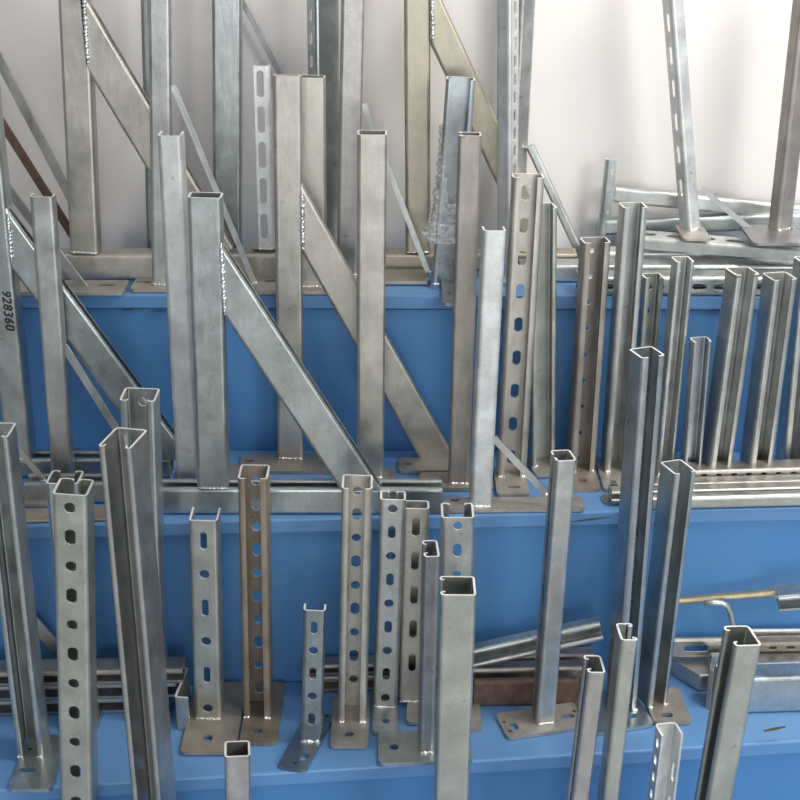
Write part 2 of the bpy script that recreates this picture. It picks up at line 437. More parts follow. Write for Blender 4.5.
# chips along the seams under the tread edges
def chip(xa, ya, xb, yb, fn, z, hpx=2.5):
    a = PY(xa, ya, fn(0) - 0.003); b = PY(xb, yb, fn(0) - 0.003)
    for p in (a, b): p.y = fn(p.x) - 0.0005
    n = 8; bm = bmesh.new(); up = []; dn = []
    for i in range(n + 1):
        f = i / n; c = a.lerp(b, f); h = hpx / F * 1.8 * math.sin(math.pi * min(max(f, 0.04), 0.96)) * (0.7 + 0.6 * random.random())
        up.append((c + Vector((0, 0, h / 2)))); dn.append((c - Vector((0, 0, h / 2))))
    for i in range(n):
        q = [up[i], up[i + 1], dn[i + 1], dn[i]]; bk = [p + Vector((0, 0.003, 0)) for p in q]
        box_mesh(bm, q + bk)
    link('paint_chip', bm, BARE, stand, stand.location)
chip(572, 527, 612, 523, E2, Z2, 2.0); chip(773, 755, 796, 752, E1, Z1, 1.8); chip(120, 311.5, 133, 311.3, E3, Z3, 0.8); chip(150, 312.6, 166, 312.4, E3, Z3, 0.9); chip(415, 310.5, 428, 310.5, E3, Z3, 0.7)

S_ = (0.0055, 0.012); SL = (0.0065, 0.015)
# ================================================================== TOP TREAD (against the wall)
g3 = 'metal supports standing on the top tread'
# brown-grey triangular bracket
A3 = post('triangle_bracket', 'large brown-grey square tube triangle bracket, the leftmost against the wall, with weld at top', (70, -60), (84, 253), Z3 + 0.04, 31, 0.03, 'tube', 'F', 0, Y=1.912, mat=ZWARM, weld=True, pth=0, group=g3)
lying('', '', 56, 281, 281, 281, Z3, 27, 0.035, 'C', 'R', ZWARM, P=A3, Y0=1.912, Y1=1.912, part='bottom_beam')
brace(A3, (83, 30), (218, 256), 37, 0.022, 'C', ZWARM, op='L', weldy=(-30, 66, -1, 5), cut1=False)
# upright behind it, with a thin brace and a slotted foot
A4 = post('channel_bracket', 'pale channel upright with thin round-edged brace, behind the pronged post with its open top', (158, -60), (162, 285), Z3, 23, 0.014, 'U', 'B', 0, mat=ZINC, plate=(130, 256, 289, 276, [(143, 282, 0.011, 0.0035)]), platemat=PLATE, plate_yaw=0, group=g3)
rod(A4, (173, 86), (254, 283), A4['Y'] + 0.010, A4['Y'] + 0.005, 6.5, 0.004, ZPALE, 'L')
A4b = post('thin_post', 'thin dark post behind the pale upright, crossed by the brown-grey brace', (143, -60), (151, 262), Z3, 9, 0.02, 'U', 'B', 0, Y=1.985, mat=ZDARK, plate='auto', group=g3)
AL = post('angle_bracket', 'bracket cut by left edge, its rounded foot plate and grey brace on the top tread', (-44, -40), (-22, 286), Z3, 26, 0.018, 'C', 'F', 0, mat=ZINC, plate=(-60, 123, 292, 280, [(107, 285, 0.012, 0.004)]), platemat=PLATE, group=g3)
rod(AL, (-14, 160), (84, 288), AL['Y'] + 0.0, AL['Y'], 9, 0.005, ZINC)
AM = post('angle_bracket', 'bracket off the left edge whose grey brace slopes down against the white wall', (-90, -40), (-70, 260), Z3, 26, 0.02, 'C', 'F', 0, Y=2.01, mat=ZINC, plate=(-110, 104, 261, 258), platemat=PLATE, group=g3)
rod(AM, (-24, 15), (98, 250), 2.015, 2.01, 9, 0.006, ZINC)
AN = post('angle_bracket', 'bracket off the left edge whose dark brown brace slopes down behind the brown-grey post', (-140, -40), (-120, 268), Z3, 26, 0.02, 'C', 'F', 0, Y=1.955, mat=BROWN, plate=(-160, 110, 272.5, 268), platemat=BROWN, group=g3)
rod(AN, (-24, 82), (91, 264), 1.955, 1.955, 8, 0.006, RUST)
# wide spangled upright
A5 = post('flat_post', 'wide blue-grey spangled post near the wall, left of the bright slotted strut', (226, -60), (227, 262), Z3, 30, 0.025, 'U', 'B', 0, Y=1.985, mat=ZTEAL, plate='auto', group=g3)
rod(A5, (232, -18), (340, 190), 2.04, 2.03, 5, 0.004, ZDARK)
# bright slotted strut
A6 = post('slotted_strut', 'short bright strut with five long slots, standing on the brown-grey beam', (261, 66), (266, 246), Z3 + 0.0405, 17, 0.014, 'L', 'B', 0, Y=1.922, mat=ZWHITE, holes=[('F', 's', 84, 35.6, 0.004, (0.0052, 0.0185))], plate=(252, 284, 248, 244), platemat=PLATE, pth=0.002, group=g3)
A7 = post('tube_post', 'brownish open-topped square tube half hidden behind the long warm grey tube bracket', (310, 78), (312, 287), Z3, 30, 0.024, 'tube', 'F', 0, mat=ZWARM, plate=(255, 332, 291, 275, [(270, 281, 0.008, 0.004), (322, 285, 0.006, 0.0035)]), platemat=PLATE, group=g3)
A8 = post('slotted_channel', 'grey-green channel with small slots down its left side, beside the purple-grey channel', (327, -60), (330, 262), Z3, 27, 0.034, 'U', 'B', 24, Y=1.975, mat=ZTEAL, holes=[('L', 's', -8, 23, 0.004, (0.0055, 0.009))], plate='auto', group=g3)
A9 = post('channel_bracket', 'purple-grey channel with bright bumpy edges and thin brace, right of the grey-green channel', (354, -60), (347, 274), Z3, 24, 0.026, 'C', 'B', 0, Y=1.915, mat=ZPURP, holes=[('L', 's', 10, 17, 0.003, (0.0045, 0.006)), ('R', 's', 10, 17, 0.003, (0.0045, 0.006))], plate=(330, 430, 281, 277), platemat=PLATE, group=g3)
rod(A9, (364, 104), (428, 272), 1.925, 1.92, 5.5, 0.004, ZINC)
# golden triangular bracket
A10 = post('triangle_bracket', 'large golden-grey square tube triangle bracket, right of centre against the wall', (417, -60), (418, 257), Z3 + 0.028, 27, 0.03, 'tube', 'F', 0, Y=1.955, mat=ZGOLD, pth=0, group=g3)
lying('', '', 372, 276, 576, 276, Z3, 18, 0.035, 'C', 'R', ZGOLD, P=A10, Y0=1.955, Y1=1.955, part='bottom_beam')
brace(A10, (431, 12), (546, 257), 29, 0.022, 'C', ZGOLD, op='L', weldy=(-40, 44, 0, 2), cut1=False)
# post with torn wrapping
A11 = post('wrapped_post', 'blue-tinted open channel post with torn clear plastic wrap, on a plate over the edge', (461, 80), (446, 285), Z3, 29, 0.025, 'C', 'F', 0, mat=ZBLUE, lip=0.006, ret=0, plate=(443, 472, 303, 274, [(449, 293, 0.004, 0.004)]), platemat=ZTEAL, plate_yaw=0, group=g3)
# two slotted channels meeting at the top
bump = [('L', 's', 8, 18, 0.003, (0.004, 0.009)), ('R', 's', 8, 18, 0.003, (0.004, 0.009))]
A12 = post('slotted_channel', 'silvery slotted channel without a brace, left of the close pair at the wall', (503, -60), (503, 282), Z3, 17, 0.025, 'U', 'B', -32, Y=1.90, mat=ZPALE, holes=bump, plate='auto', group=g3)
A12b = post('slotted_channel', 'silvery slotted channel with a sloping brace, right of the close pair at the wall', (532, -60), (516, 262), Z3 + 0.002, 19, 0.026, 'U', 'B', 30, Y=2.005, mat=ZINC, holes=bump, plate=(505, 596, 261, 258), plate_yaw=0, platemat=PLATE, pth=0.004, group=g3)
rod(A12b, (530, 146), (584, 262), 2.005, 2.0, 9, 0.007, ZINC, 'tube')
# lying stack on the right of the top tread
gs3 = 'bars lying on the top tread at the right'
lying('slotted_bar', 'slotted blue-grey bar lying along the top tread edge, behind the right-hand channels', 578, 296.5, 860, 296.5, Z3, 20, 0.036, 'C', 'B', ZTEAL, holes=[('F', 's', 0.02, 0.0295, 0.005, (0.005, 0.0105))], group=gs3)
lying('channel_bar', 'pale channel lying second from the front in the stack on the top tread, right half', 520, 283, 860, 283, Z3, 18, 0.036, 'C', 'B', ZINC, group=gs3)
lying('channel_bar', 'pale channel lying deepest in the stack on the top tread, against the wall', 582, 271.5, 860, 271.5, Z3, 20, 0.03, 'U', 'B', ZPALE, group=gs3)
lying('slotted_bar', 'pale flat bar with dark oval slots on top, lying across the top tread stack', 630, 249, 850, 267, Z3 + 0.0345, 12.5, 0.044, 'U', 'R', ZPALE, holes=[('L', 's', 0.02, 0.042, 0.005, (0.0095, 0.0145))], group=gs3)
A14 = post('slotted_bracket', 'leaning silver bracket with slots down its left side and thin brace, against the bright wall', (674, -60), (696, 236), Z3 + 0.058, 16, 0.024, 'U', 'B', 25, Y=1.955, mat=ZPALE, holes=[('L', 's', -10, 33, 0.003, (0.0045, 0.013))], plate=(684, 712, 239, 236), plate_yaw=0, platemat=PLATE, pth=0.003, group=g3)
rod(A14, (701, 188), (764, 241), 1.962, 1.945, 5.5, 0.004, ZDARK, 'flat')
A15 = post('channel_bracket', 'brown-silver channel post with dark left side, rightmost against the wall, on a dark plate', (818, -60), (784, 240), Z3 + 0.0625, 22, 0.022, 'C', 'B', 27, Y=1.935, mat=BRNGR, plate=(754, 810, 243, 241), plate_yaw=0, platemat=ZDARK, pth=0.004, group=g3)
# frame leaning at the wall
A16 = post('propped_rack', 'grey rack of two rails on a short slotted upright, leaning on the wall', (612, 160), (603, 246), Z3 + 0.034, 12, 0.012, 'L', 'R', 0, Y=2.015, mat=ZTEAL, pth=0.0005, weld=False, holes=[('F', 's', 172, 20, 0.003, (0.0025, 0.004))], group=gs3)
lying('', '', 614, 203, 860, 228, 1, 16, 0.02, 'U', 'B', ZINC, P=A16, Y0=2.015, Y1=2.015, part='rail', t=0.002)
lying('', '', 606, 236, 860, 228, 1, 16, 0.02, 'U', 'B', ZTEAL, P=A16, Y0=2.013, Y1=2.0, part='rail', t=0.002)

# ================================================================== SECOND TREAD
g2 = 'metal supports standing on the second tread'
B0 = post('triangle_bracket', 'dark galvanised channel bracket at the left edge with handwritten number and sloping brace', (-26, 40), (18, 455), Z2 + 0.029, 30, 0.03, 'U', 'B', 0, Y=1.757, mat=ZTEAL, pth=0, group=g2)
lying('', '', -40, 482, 171, 482, Z2, 21, 0.034, 'C', 'L', ZTEAL, P=B0, Y0=1.757, Y1=1.757, part='bottom_beam')
brace(B0, (9, 240), (172, 460), 34, 0.022, 'C', ZTEAL, op='L', weldy=(214, 264, -1, 3), cut1=True)
B1 = post('channel_bracket', 'plain grey channel post with thin flat brace, right of the numbered left bracket', (41, 197), (61, 462), Z2, 24, 0.018, 'U', 'B', 0, Y=1.734, mat=ZINC, plate='auto', group=g2)
rod(B1, (64, 346), (136, 460), 1.744, 1.738, 7, 0.004, ZINC)
B1b = post('flat_bracket', 'foot plate and folded flat brace of the bracket at the left edge, second tread', (-60, 300), (-48, 480), Z2, 24, 0.03, 'U', 'B', 0, Y=1.66, mat=ZINC, plate=(-70, 50, 504, 484), platemat=PLATEB, group=g2)
rod(B1b, (-20, 402), (43, 481), 1.70, 1.69, 8, 0.008, ZWARM, 'L')
lying('channel_bar', 'dark channel lying on the second tread behind the front left posts', 26, 504, 156, 504, Z2 + 0.001, 23, 0.034, 'C', 'L', ZDARK, group='bars lying on the second tread')
lying('flat_bar', 'flat brown bar with a hole lying at the left edge of the second tread', 12, 524, 136, 521, Z2, 3, 0.036, 'tube', 'F', PLATEB, group='bars lying on the second tread', cat='flat bar')
B3 = post('channel_post', 'tall pale grey pronged post immediately left of the biggest teal-grey bracket', (169, 136), (187, 478), Z2, 24, 0.03, 'U', 'B', 0, Y=1.705, mat=ZPALE, plate=(174, 236, 484, 464, [(174, 478, 0.005, 0.005)]), platemat=PLATEB, group=g2)
B4 = post('triangle_bracket', 'biggest teal-grey triangle bracket, on a long channel beam at the second tread edge', (204, 198), (212.5, 490), Z2 + 0.037, 34, 0.028, 'tube', 'F', 0, Y=1.647, mat=ZTEAL, pth=0, group=g2)
lying('', '', 158, 519, 442, 519, Z2, 29, 0.034, 'C', 'L', ZTEAL, P=B4, Y0=1.647, Y1=1.647, part='bottom_beam')
brace(B4, (221, 279), (361, 491), 38, 0.022, 'C', ZTEAL, op='L', weldy=(243, 316, 0, 4))
lying('flat_bar', 'end of a small teal channel sitting on the beam end of the big middle bracket', 404, 494, 442, 494, Z2 + 0.038, 7, 0.014, 'C', 'R', ZTEAL, Y0=1.685, Y1=1.685, group='bars lying on the second tread', cat='channel bar')
B5 = post('triangle_bracket', 'long warm grey square tube bracket with sloping tube brace, right of the biggest teal bracket', (287, 76), (290.5, 459), Z2, 29, 0.010, 'tube', 'F', 0, mat=ZWARM, plate=(238, 338, 471, 458, [(249, 461, 0.007, 0.004), (323, 461, 0.006, 0.004)]), platemat=PLATEB, group=g2)
brace(B5, (302, 219), (440, 463), 35, 0.010, 'tube', ZWARM, weldy=(190, 250, 0, 1))
Mp = Matrix.Translation(PZ(425, 467, Z2 + 0.0016)); link('base_plate', plate_mesh(Mp, 0.075, 0.042, 0.005, [(-0.024, 0.0, 0.006, 0.004)]), PLATE, B5['root'], B5['O'])
B6 = post('tube_post', 'warm grey square tube with rounded open top, standing alone right of the sloping tube brace', (372, 135), (370, 478), Z2, 30, 0.03, 'tube', 'F', 0, mat=ZWARM, plate=(346, 396, 486, 468), platemat=PLATE, group=g2)
B7 = post('tube_post', 'brown-purple square tube with a dark plate, right behind the pale pronged post at centre', (470.5, 136), (459, 484), Z2, 23, 0.024, 'C', 'L', 0, mat=BRNGR, plate=(420, 494, 488, 472, [(431, 481, 0.008, 0.0035)]), platemat=PLATEB, group=g2)
B8 = post('channel_bracket', 'pale rough pronged channel post with thin brace on a long plate, at centre', (495, 231), (481, 507), Z2, 23, 0.022, 'U', 'B', 4, mat=ZPALE, plate=(443, 585, 509, 497, [(455, 500, 0.006, 0.004)]), platemat=PLATE, plate_yaw=1, group=g2)
rod(B8, (494, 438), (547, 494), B8['Y'] + 0.010, B8['Y'] + 0.002, 7, 0.004, ZINC)
B9 = post('slotted_channel', 'tall open channel with one column of large oval slots, at centre right', (529, 178), (512, 477), Z2, 32, 0.024, 'C', 'F', 2, mat=ZWARM, lip=0.009, ret=0, holes=[('B', 's', 192, 33, 0.006, (0.0058, 0.0105))], plate=(497, 530, 494, 474, [(514, 487, 0.009, 0.0035)]), platemat=PLATE, plate_yaw=0, group=g2)
B10 = post('channel_post', 'narrow green-grey open channel leaning right, close behind the large-slotted channel', (545, 209), (544, 466), Z2, 26, 0.03, 'C', 'F', 8, mat=ZGREEN, lip=0.006, ret=0, plate=(532, 561, 474, 466), platemat=PLATE, group=g2)
B11 = post('channel_post', 'brown-grey open channel with dark interior, left of the taller silver open channel', (598, 243), (583, 472), Z2, 28, 0.028, 'C', 'F', 8, mat=BRNGR, ret=0, holes=[('B', 'r', 250, 26, 0.0035, S_)], plate=(564, 601, 489, 466, [(582, 480, 0.006, 0.005)]), platemat=PLATEB, plate_yaw=0, group=g2)
B12 = post('channel_post', 'tallest silver open channel of the right-hand cluster on the second tread', (636, 208), (616, 472), Z2, 25, 0.03, 'C', 'F', 6, mat=ZINC, ret=0, plate=(604, 650, 489, 466, [(613, 482, 0.005, 0.005)]), platemat=PLATE, plate_yaw=0, group=g2)
B13 = post('slotted_channel', 'shorter slotted channel just right of the tallest silver channel in the right cluster', (655, 278), (640, 468), Z2, 20, 0.022, 'C', 'F', 9, Y=1.806, mat=ZGREEN, ret=0, holes=[('B', 's', 286, 24, 0.004, (0.004, 0.006))], plate='auto', group=g2)
B14 = post('slotted_channel', 'slim silver channel with small holes in the right cluster, left of shortest dark channel', (686, 262), (666, 468), Z2, 19, 0.026, 'C', 'F', 9, Y=1.755, mat=ZINC, ret=0, lip=0.005, holes=[('B', 'rs', 270, 23, 0.0035, (0.0035, 0.006))], plate='auto', group=g2)
B15 = post('channel_post', 'shortest dark blue-grey open channel of the right cluster, in front of the blue gap', (703, 342), (693, 466), Z2, 19, 0.02, 'C', 'F', 8, Y=1.74, mat=ZBLUE, ret=0, lip=0.004, plate='auto', group=g2)
B16 = post('channel_post', 'wide silver channel with a dark scorched rim, right of the shortest dark channel', (748, 276), (722, 464), Z2, 26, 0.034, 'C', 'F', 14, Y=1.735, mat=ZINC, ret=0, lip=0.008, plate='auto', group=g2)
B17 = post('channel_post', 'wide silver open channel with bright inside, right of the channel with scorched rim', (786, 280), (762, 464), Z2, 27, 0.034, 'C', 'F', 14, Y=1.74, mat=ZINC, ret=0, plate='auto', group=g2)
B18 = post('slotted_channel', 'slotted silver channel cut by the right picture edge on the second tread', (815, 262), (795, 464), Z2, 26, 0.03, 'C', 'F', 12, Y=1.78, mat=ZINC, ret=0, holes=[('F', 's', 300, 32, 0.005, S_), ('B', 's', 300, 32, 0.005, (0.006, 0.009))], plate='auto', group=g2)
# scorched rim on B16
q = B16['pt']; U, V, A_ = B16['U'], B16['V'], B16['ax']
c = q + V * 0.017; 
prof, cl = shape(B16['W'] + 0.001, 0.035, 0.003, 'C', 'F', 0.008, 0); bm = bmesh.new(); extrude(bm, prof, cl, 0.0035, frame(c - A_ * 0.002, U, V, A_), 0.003); link('scorched_rim', bm, BROWN, B16['root'], B16['O'])
# stack lying in front of the cluster
gs2 = 'bars lying on the second tread at the right edge'
lying('slotted_bar', 'dark bar with round holes lying at the feet of the right channels', 688, 481, 870, 476, Z2 + 0.012, 11, 0.03, 'C', 'B', BRNGR, holes=[('F', 'r', 0.022, 0.0205, 0.0042, S_)], Y0=1.722, Y1=1.73, group=gs2)
lying('channel_bar', 'thin grey rail lying second in the stack at right front of the second tread', 640, 495, 870, 489, Z2, 11, 0.022, 'C', 'B', ZWARM, group=gs2, Y0=1.695, Y1=1.705)
lying('channel_bar', 'grey dark-grooved rail lying next behind the front bar, right end of second tread', 612, 503, 870, 496, Z2, 12, 0.022, 'C', 'F', ZWARM, group=gs2, Y0=1.670, Y1=1.682)
lying('channel_bar', 'plain grey flat-faced bar lying at the very front edge of the second tread, right', 640, 511, 870, 505, Z2, 14, 0.016, 'tube', 'F', ZGREEN, group=gs2, Y0=1.652, Y1=1.664)
bm = plate_mesh(frame(PZ(611, 500, Z2), Vector((1, 0, 0)), Vector((0, 1, 0)), Vector((0, 0, 1))), 0.026, 0.024, 0.003)
bm2 = plate_mesh(frame(PZ(613, 496, Z2 + 0.003) + Vector((0, 0, 0.010)), Vector((1, 0, 0)), Vector((0, 0, 1)), Vector((0, -1, 0))), 0.014, 0.02, 0.003, [(0, 0, 0.003, 0.003)])
me_ = bpy.data.meshes.new('tmp'); bm2.to_mesh(me_); bm.from_mesh(me_); bm2.free()
o = link('angle_clip', bm, ZDARK, None, PZ(611, 500, Z2)); o['label'] = 'small dark folded angle clip lying by the left end of the stacked bars, second tread'; o['category'] = 'clip'

# ================================================================== FIRST TREAD
g1 = 'metal supports standing on the lowest visible tread'
C1 = post('channel_bracket', 'dark teal open channel on a slotted foot plate at the bottom left edge', (-7, 437), (30, 757), Z1, 30, 0.041, 'C', 'F', 0, mat=ZTEAL, lip=0.007, ret=0.003, plate=(7, 51, 789, 745, [(28, 770, 0.011, 0.004), (30, 749, 0.003, 0.003)]), platemat=ZTEAL, plate_yaw=0, group=g1)
# taped grey label at the channel edge
C2 = post('channel_post', 'open-topped channel standing directly behind the perforated front post at far left', (61.5, 484), (80, 730), Z1, 33, 0.038, 'C', 'B', 0, Y=1.53, mat=ZINC, plate='auto', group=g1)
C4 = post('channel_post', 'grey open channel with a hole near its top, rising behind the large twisted front channel', (137, 401), (146, 640), Z1, 36, 0.041, 'C', 'F', 0, Y=1.545, mat=ZTEAL, lip=0.009, holes=[('B', 'rs', 401, 34, 0.006, (0.006, 0.009))], plate='auto', group=g1)
C6 = post('perforated_post', 'green-grey post with alternating slots and holes on a wide tan base plate', (203, 521), (208, 719), Z1, 29, 0.038, 'U', 'B', 0, mat=ZGREEN, ret=0, holes=[('F', 'sr', 541, 33.5, 0.0066, (0.0045, 0.0125))], plate=(180, 235, 752, 682, [(208, 738, 0.006, 0.008)]), platemat=PLATEB, plate_yaw=0, group=g1)
C7 = post('perforated_channel', 'brown open channel with punched holes, on a brown base plate with one hole', (252.5, 479), (257, 718), Z1, 30, 0.041, 'C', 'F', 0, mat=BROWN, ret=0, lip=0.009, holes=[('B', 'rs', 480, 23, 0.0062, (0.0062, 0.0092))], plate=(239, 277, 743, 682, [(258, 731, 0.0055, 0.005)]), platemat=BROWN, plate_yaw=0, group=g1)
C8 = post('perforated_post', 'smallest dark shiny perforated post on a slanted narrow foot plate', (314.5, 611), (311, 742), Z1, 22.5, 0.018, 'U', 'B', 0, mat=ZSLATE, holes=[('F', 'srsrs', 628, 22.8, 0.0060, (0.0045, 0.0095))], plate=(289, 319, 769, 712, [(304, 757, 0.006, 0.008), (295, 763, 0.003, 0.0028), (309, 764, 0.003, 0.0028), (327, 716, 0.003, 0.003)]), platemat=ZSLATE, plate_yaw=-15, group=g1)
C9 = post('perforated_channel', 'warm grey open channel with punched back, centre of the lowest tread, tan plate', (357, 489), (352, 722), Z1, 31, 0.040, 'C', 'F', 0, mat=ZWARM, ret=0, lip=0.009, holes=[('B', 'rs', 490, 23.5, 0.0062, (0.0062, 0.0092))], plate=(330, 368, 746, 694, [(349, 734, 0.006, 0.0058)]), platemat=PLATE, plate_yaw=0, group=g1)
C10 = post('perforated_post', 'silver post with crisp round holes and slots, right of the warm grey centre channel', (393, 500), (385, 707), Z1, 26, 0.026, 'C', 'B', 0, lip=0.011, mat=ZINC, holes=[('F', 'rs', 509, 23.6, 0.0062, (0.005, 0.0095))], plate=(372, 398, 732, 690, [(386, 721, 0.005, 0.005)]), platemat=ZINC, plate_yaw=0, group=g1)
C11 = post('slotted_post', 'grey-brown tube post with long slots in its face, behind the small dark channel', (416.5, 509), (411, 702), Z1, 26, 0.024, 'tube', 'F', 0, mat=ZWARM, holes=[('F', 's', 527, 34, 0.006, (0.005, 0.014))], plate=(407, 438, 722, 690), platemat=PLATE, plate_yaw=0, group=g1)
C12 = post('small_channel', 'narrow dark channel with curled lips, open to the left, on a wide grey plate', (432, 557), (427, 753), Z1, 16, 0.042, 'C', 'L', 3, mat=ZDARK, plate=(378, 472, 762, 734, [(394, 747, 0.006, 0.006)]), platemat=ZTEAL, plate_yaw=2, group=g1)
C13 = post('perforated_post', 'grey perforated post directly behind the plain front channel with open top at centre', (458, 518), (454, 708), Z1, 33, 0.041, 'C', 'B', 0, mat=ZINC, Y=1.53, holes=[('F', 'rs', 526, 24.5, 0.0058, (0.0055, 0.0095))], plate=(441, 482, 729, 694), platemat=PLATE, plate_yaw=0, group=g1)
C14 = post('slit_channel', 'silver channel with a slit down its left side on a skewed four-hole base plate', (567, 461), (546, 724), Z1, 21, 0.032, 'C', 'L', 10, mat=ZINC, lip=0.012, ret=0, plate=(501, 586, 732, 712, [(514, 726, 0.005, 0.0085), (504, 722, 0.003, 0.003), (510, 731, 0.003, 0.003), (568, 716, 0.009, 0.005), (574, 711, 0.003, 0.003)]), platemat=PLATE, plate_yaw=14, group=g1)
C15 = post('channel_bracket', 'tallest dark blue-grey open channel in the right foreground, turned to the right', (654, 357), (627, 712), Z1, 27, 0.034, 'C', 'F', 20, mat=ZBLUE, ret=0, lip=0.009, plate=(585, 650, 729, 694, [(632, 716, 0.008, 0.005)]), platemat=ZTEAL, plate_yaw=14, group=g1)
C16 = post('channel_bracket', 'wide grey open channel turned to the right with square top, on a tan slotted plate', (686, 473), (658, 706), Z1, 25, 0.038, 'C', 'F', 21, mat=ZTEAL, ret=0, lip=0.007, plate=(652, 691, 722, 692, [(667, 715, 0.008, 0.005)]), platemat=PLATEB, plate_yaw=3, group=g1)

# lying stacks on the lowest tread
gl = 'channels stacked on the lowest tread at left'
def stack(name, label, x0, x1, yline, slope, z, h, d, op, mat, group, lip=0.006, kind='C', holes=None, Y=1.575):
    a = PY(x0, yline, Y); b = PY(x1, yline, Y)
    z += 0.0004; a.z = z; b.z = z; b.y = Y + slope
    W = (b - a).normalized(); L = (b - a).length; V = Vector((0, 0, 1)).cross(W).normalized(); U = V.cross(W)
    prof, closed = shape(h, d, 0.0022, kind, op, lip, 0)
    hd = {}
    for (wall, pat, first, pitch, rad, slot) in (holes or []):
        w_ = first; i = 0; hd[wall] = []
        while w_ < L - 0.012:
            ra, rl = (rad, rad) if pat[i % len(pat)] == 'r' else slot
            hd[wall].append((w_, ra, rl)); w_ += pitch; i += 1
    bm = bmesh.new(); extrude(bm, prof, closed, L, frame(a + Vector((0, 0, h / 2)) + V * (d / 2), U, V, W), 0.0022, hd)
    o = link(name, bm, mat, None, (a + b) / 2); o['label'] = label; o['category'] = 'channel bar'; o['group'] = group
    return o
stack('stacked_channel', 'dark channel at the bottom of the left stack on the lowest tread', -30, 152, 700, 0.01, Z1, 0.0245, 0.034, 'F', ZDARK, gl, Y=1.555)
stack('stacked_channel', 'dark channel in the middle of the left stack on the lowest tread', -30, 176, 700, 0.01, Z1 + 0.025, 0.0245, 0.034, 'F', ZDARK, gl, Y=1.553)
stack('stacked_channel', 'grey-brown channel on top of the left stack, its upper face showing', -30, 183, 700, 0.01, Z1 + 0.050, 0.0225, 0.034, 'F', BRNGR, gl, Y=1.550)
# flat brace rising behind the stack
def slab_between(name, label, p0, p1, w, th, mat, cat, group=None, holes=()):
    """a flat strip from p0 to p1, standing on edge or leaning"""
    W = p1 - p0; L = W.length; W.normalize(); V = Vector((0, 1, 0)); V = (V - W * V.dot(W)).normalized(); U = V.cross(W)
    bm = plate_mesh(frame((p0 + p1) / 2, W, U, V), L, w, th, holes)
    o = link(name, bm, mat, None, (p0 + p1) / 2); o['label'] = label; o['category'] = cat
    if group: o['group'] = group
    return o
slab_between('flat_strip', 'flat grey strip sloping down behind the left stack, against the blue riser', PY(20, 606, 1.615), PY(72, 668, 1.605), 0.017, 0.004, ZINC, 'flat bar')
# narrow folded plate at the right end of the left stack
p = PZ(184, 730, Z1)
bm = bmesh.new()
U_ = Vector((0.10, 0.995, 0)).normalized(); q0 = Vector((p.x, p.y - 0.002, Z1))
pr, cl = profile(0.07, 0.02, 0.003, 'L'); 
extrude(bm, pr, cl, 0.052, frame(q0 + U_ * 0.035 + Vector((0.0, 0, 0)), U_, Vector((-0.995, 0.1, 0)), Vector((0, 0, 1))), 0.003)
o = link('folded_plate', bm, ZWARM, None, q0 + U_ * 0.03); o['label'] = 'thin folded plate on edge between the left stack and the green-grey perforated post'; o['category'] = 'plate'

gm = 'channels stacked on the lowest tread at the middle'
stack('stacked_channel', 'brown-grey channel lying low behind the small shiny post and centre channels', 302, 468, 690, 0.012, Z1, 0.026, 0.024, 'F', BRNGR, gm, Y=1.610)
stack('stacked_channel', 'grey channel resting on the low one behind the small shiny post', 304, 468, 690, 0.012, Z1 + 0.0265, 0.018, 0.024, 'F', ZDARK, gm, Y=1.610)
stack('rusty_channel', 'rusty dark brown bar lying in front of the middle stack', 474, 577, 706, 0.004, Z1, 0.041, 0.012, 'B', RUST, gm, kind='tube', Y=1.578)
stack('stacked_channel', 'brown-grey channel lying just behind the rusty bar', 472, 582, 690, 0.006, Z1, 0.048, 0.022, 'F', BRNGR, gm, Y=1.596)
stack('stacked_channel', 'silver-brown channel deepest in the middle stack, at the riser behind the rusty bar', 472, 594, 680, 0.008, Z1, 0.050, 0.022, 'F', BRNGR, gm, Y=1.623)
lying('leaning_channel', 'grey channel propped aslant above the rusty bar, its right end raised', 462, 672, 604, 641, Z1, 22, 0.020, 'C', 'F', ZINC, Y0=1.598, Y1=1.600, group=gm)

gr = 'hardware piled at the right of the lowest tread'
lying('long_bar', 'thin gold-coloured bar lying aslant against the riser at right', 676, 606, 790, 596, Z1, 6.5, 0.012, 'tube', 'F', YELL, Y0=1.635, Y1=1.625, group=gr, cat='bar')
# hook
Yh = 1.612
pts = [PY(704, 603.5, Yh), PY(714, 602.5, Yh), PY(722, 603, Yh), PY(727, 606, Yh), PY(730.5, 612, Yh), PY(733, 625, Yh), PY(735, 640, Yh), PY(738, 662, Yh)]
o = link('bent_hook', tube_path(pts, 0.0042), ZINC, None, pts[-1], True); o['label'] = 'bent round steel hook rising behind the slit channel in the right foreground'; o['category'] = 'hook'; o['group'] = gr
stack('slotted_bar', 'pale flat bar with long slots standing on edge behind the wedge-cornered block', 664, 748, 650, 0.002, Z1 + 0.032, 0.030, 0.008, 'B', ZWARM, gr, kind='U', holes=[('F', 's', 0.045, 0.052, 0.004, (0.0055, 0.0175))], Y=1.648)
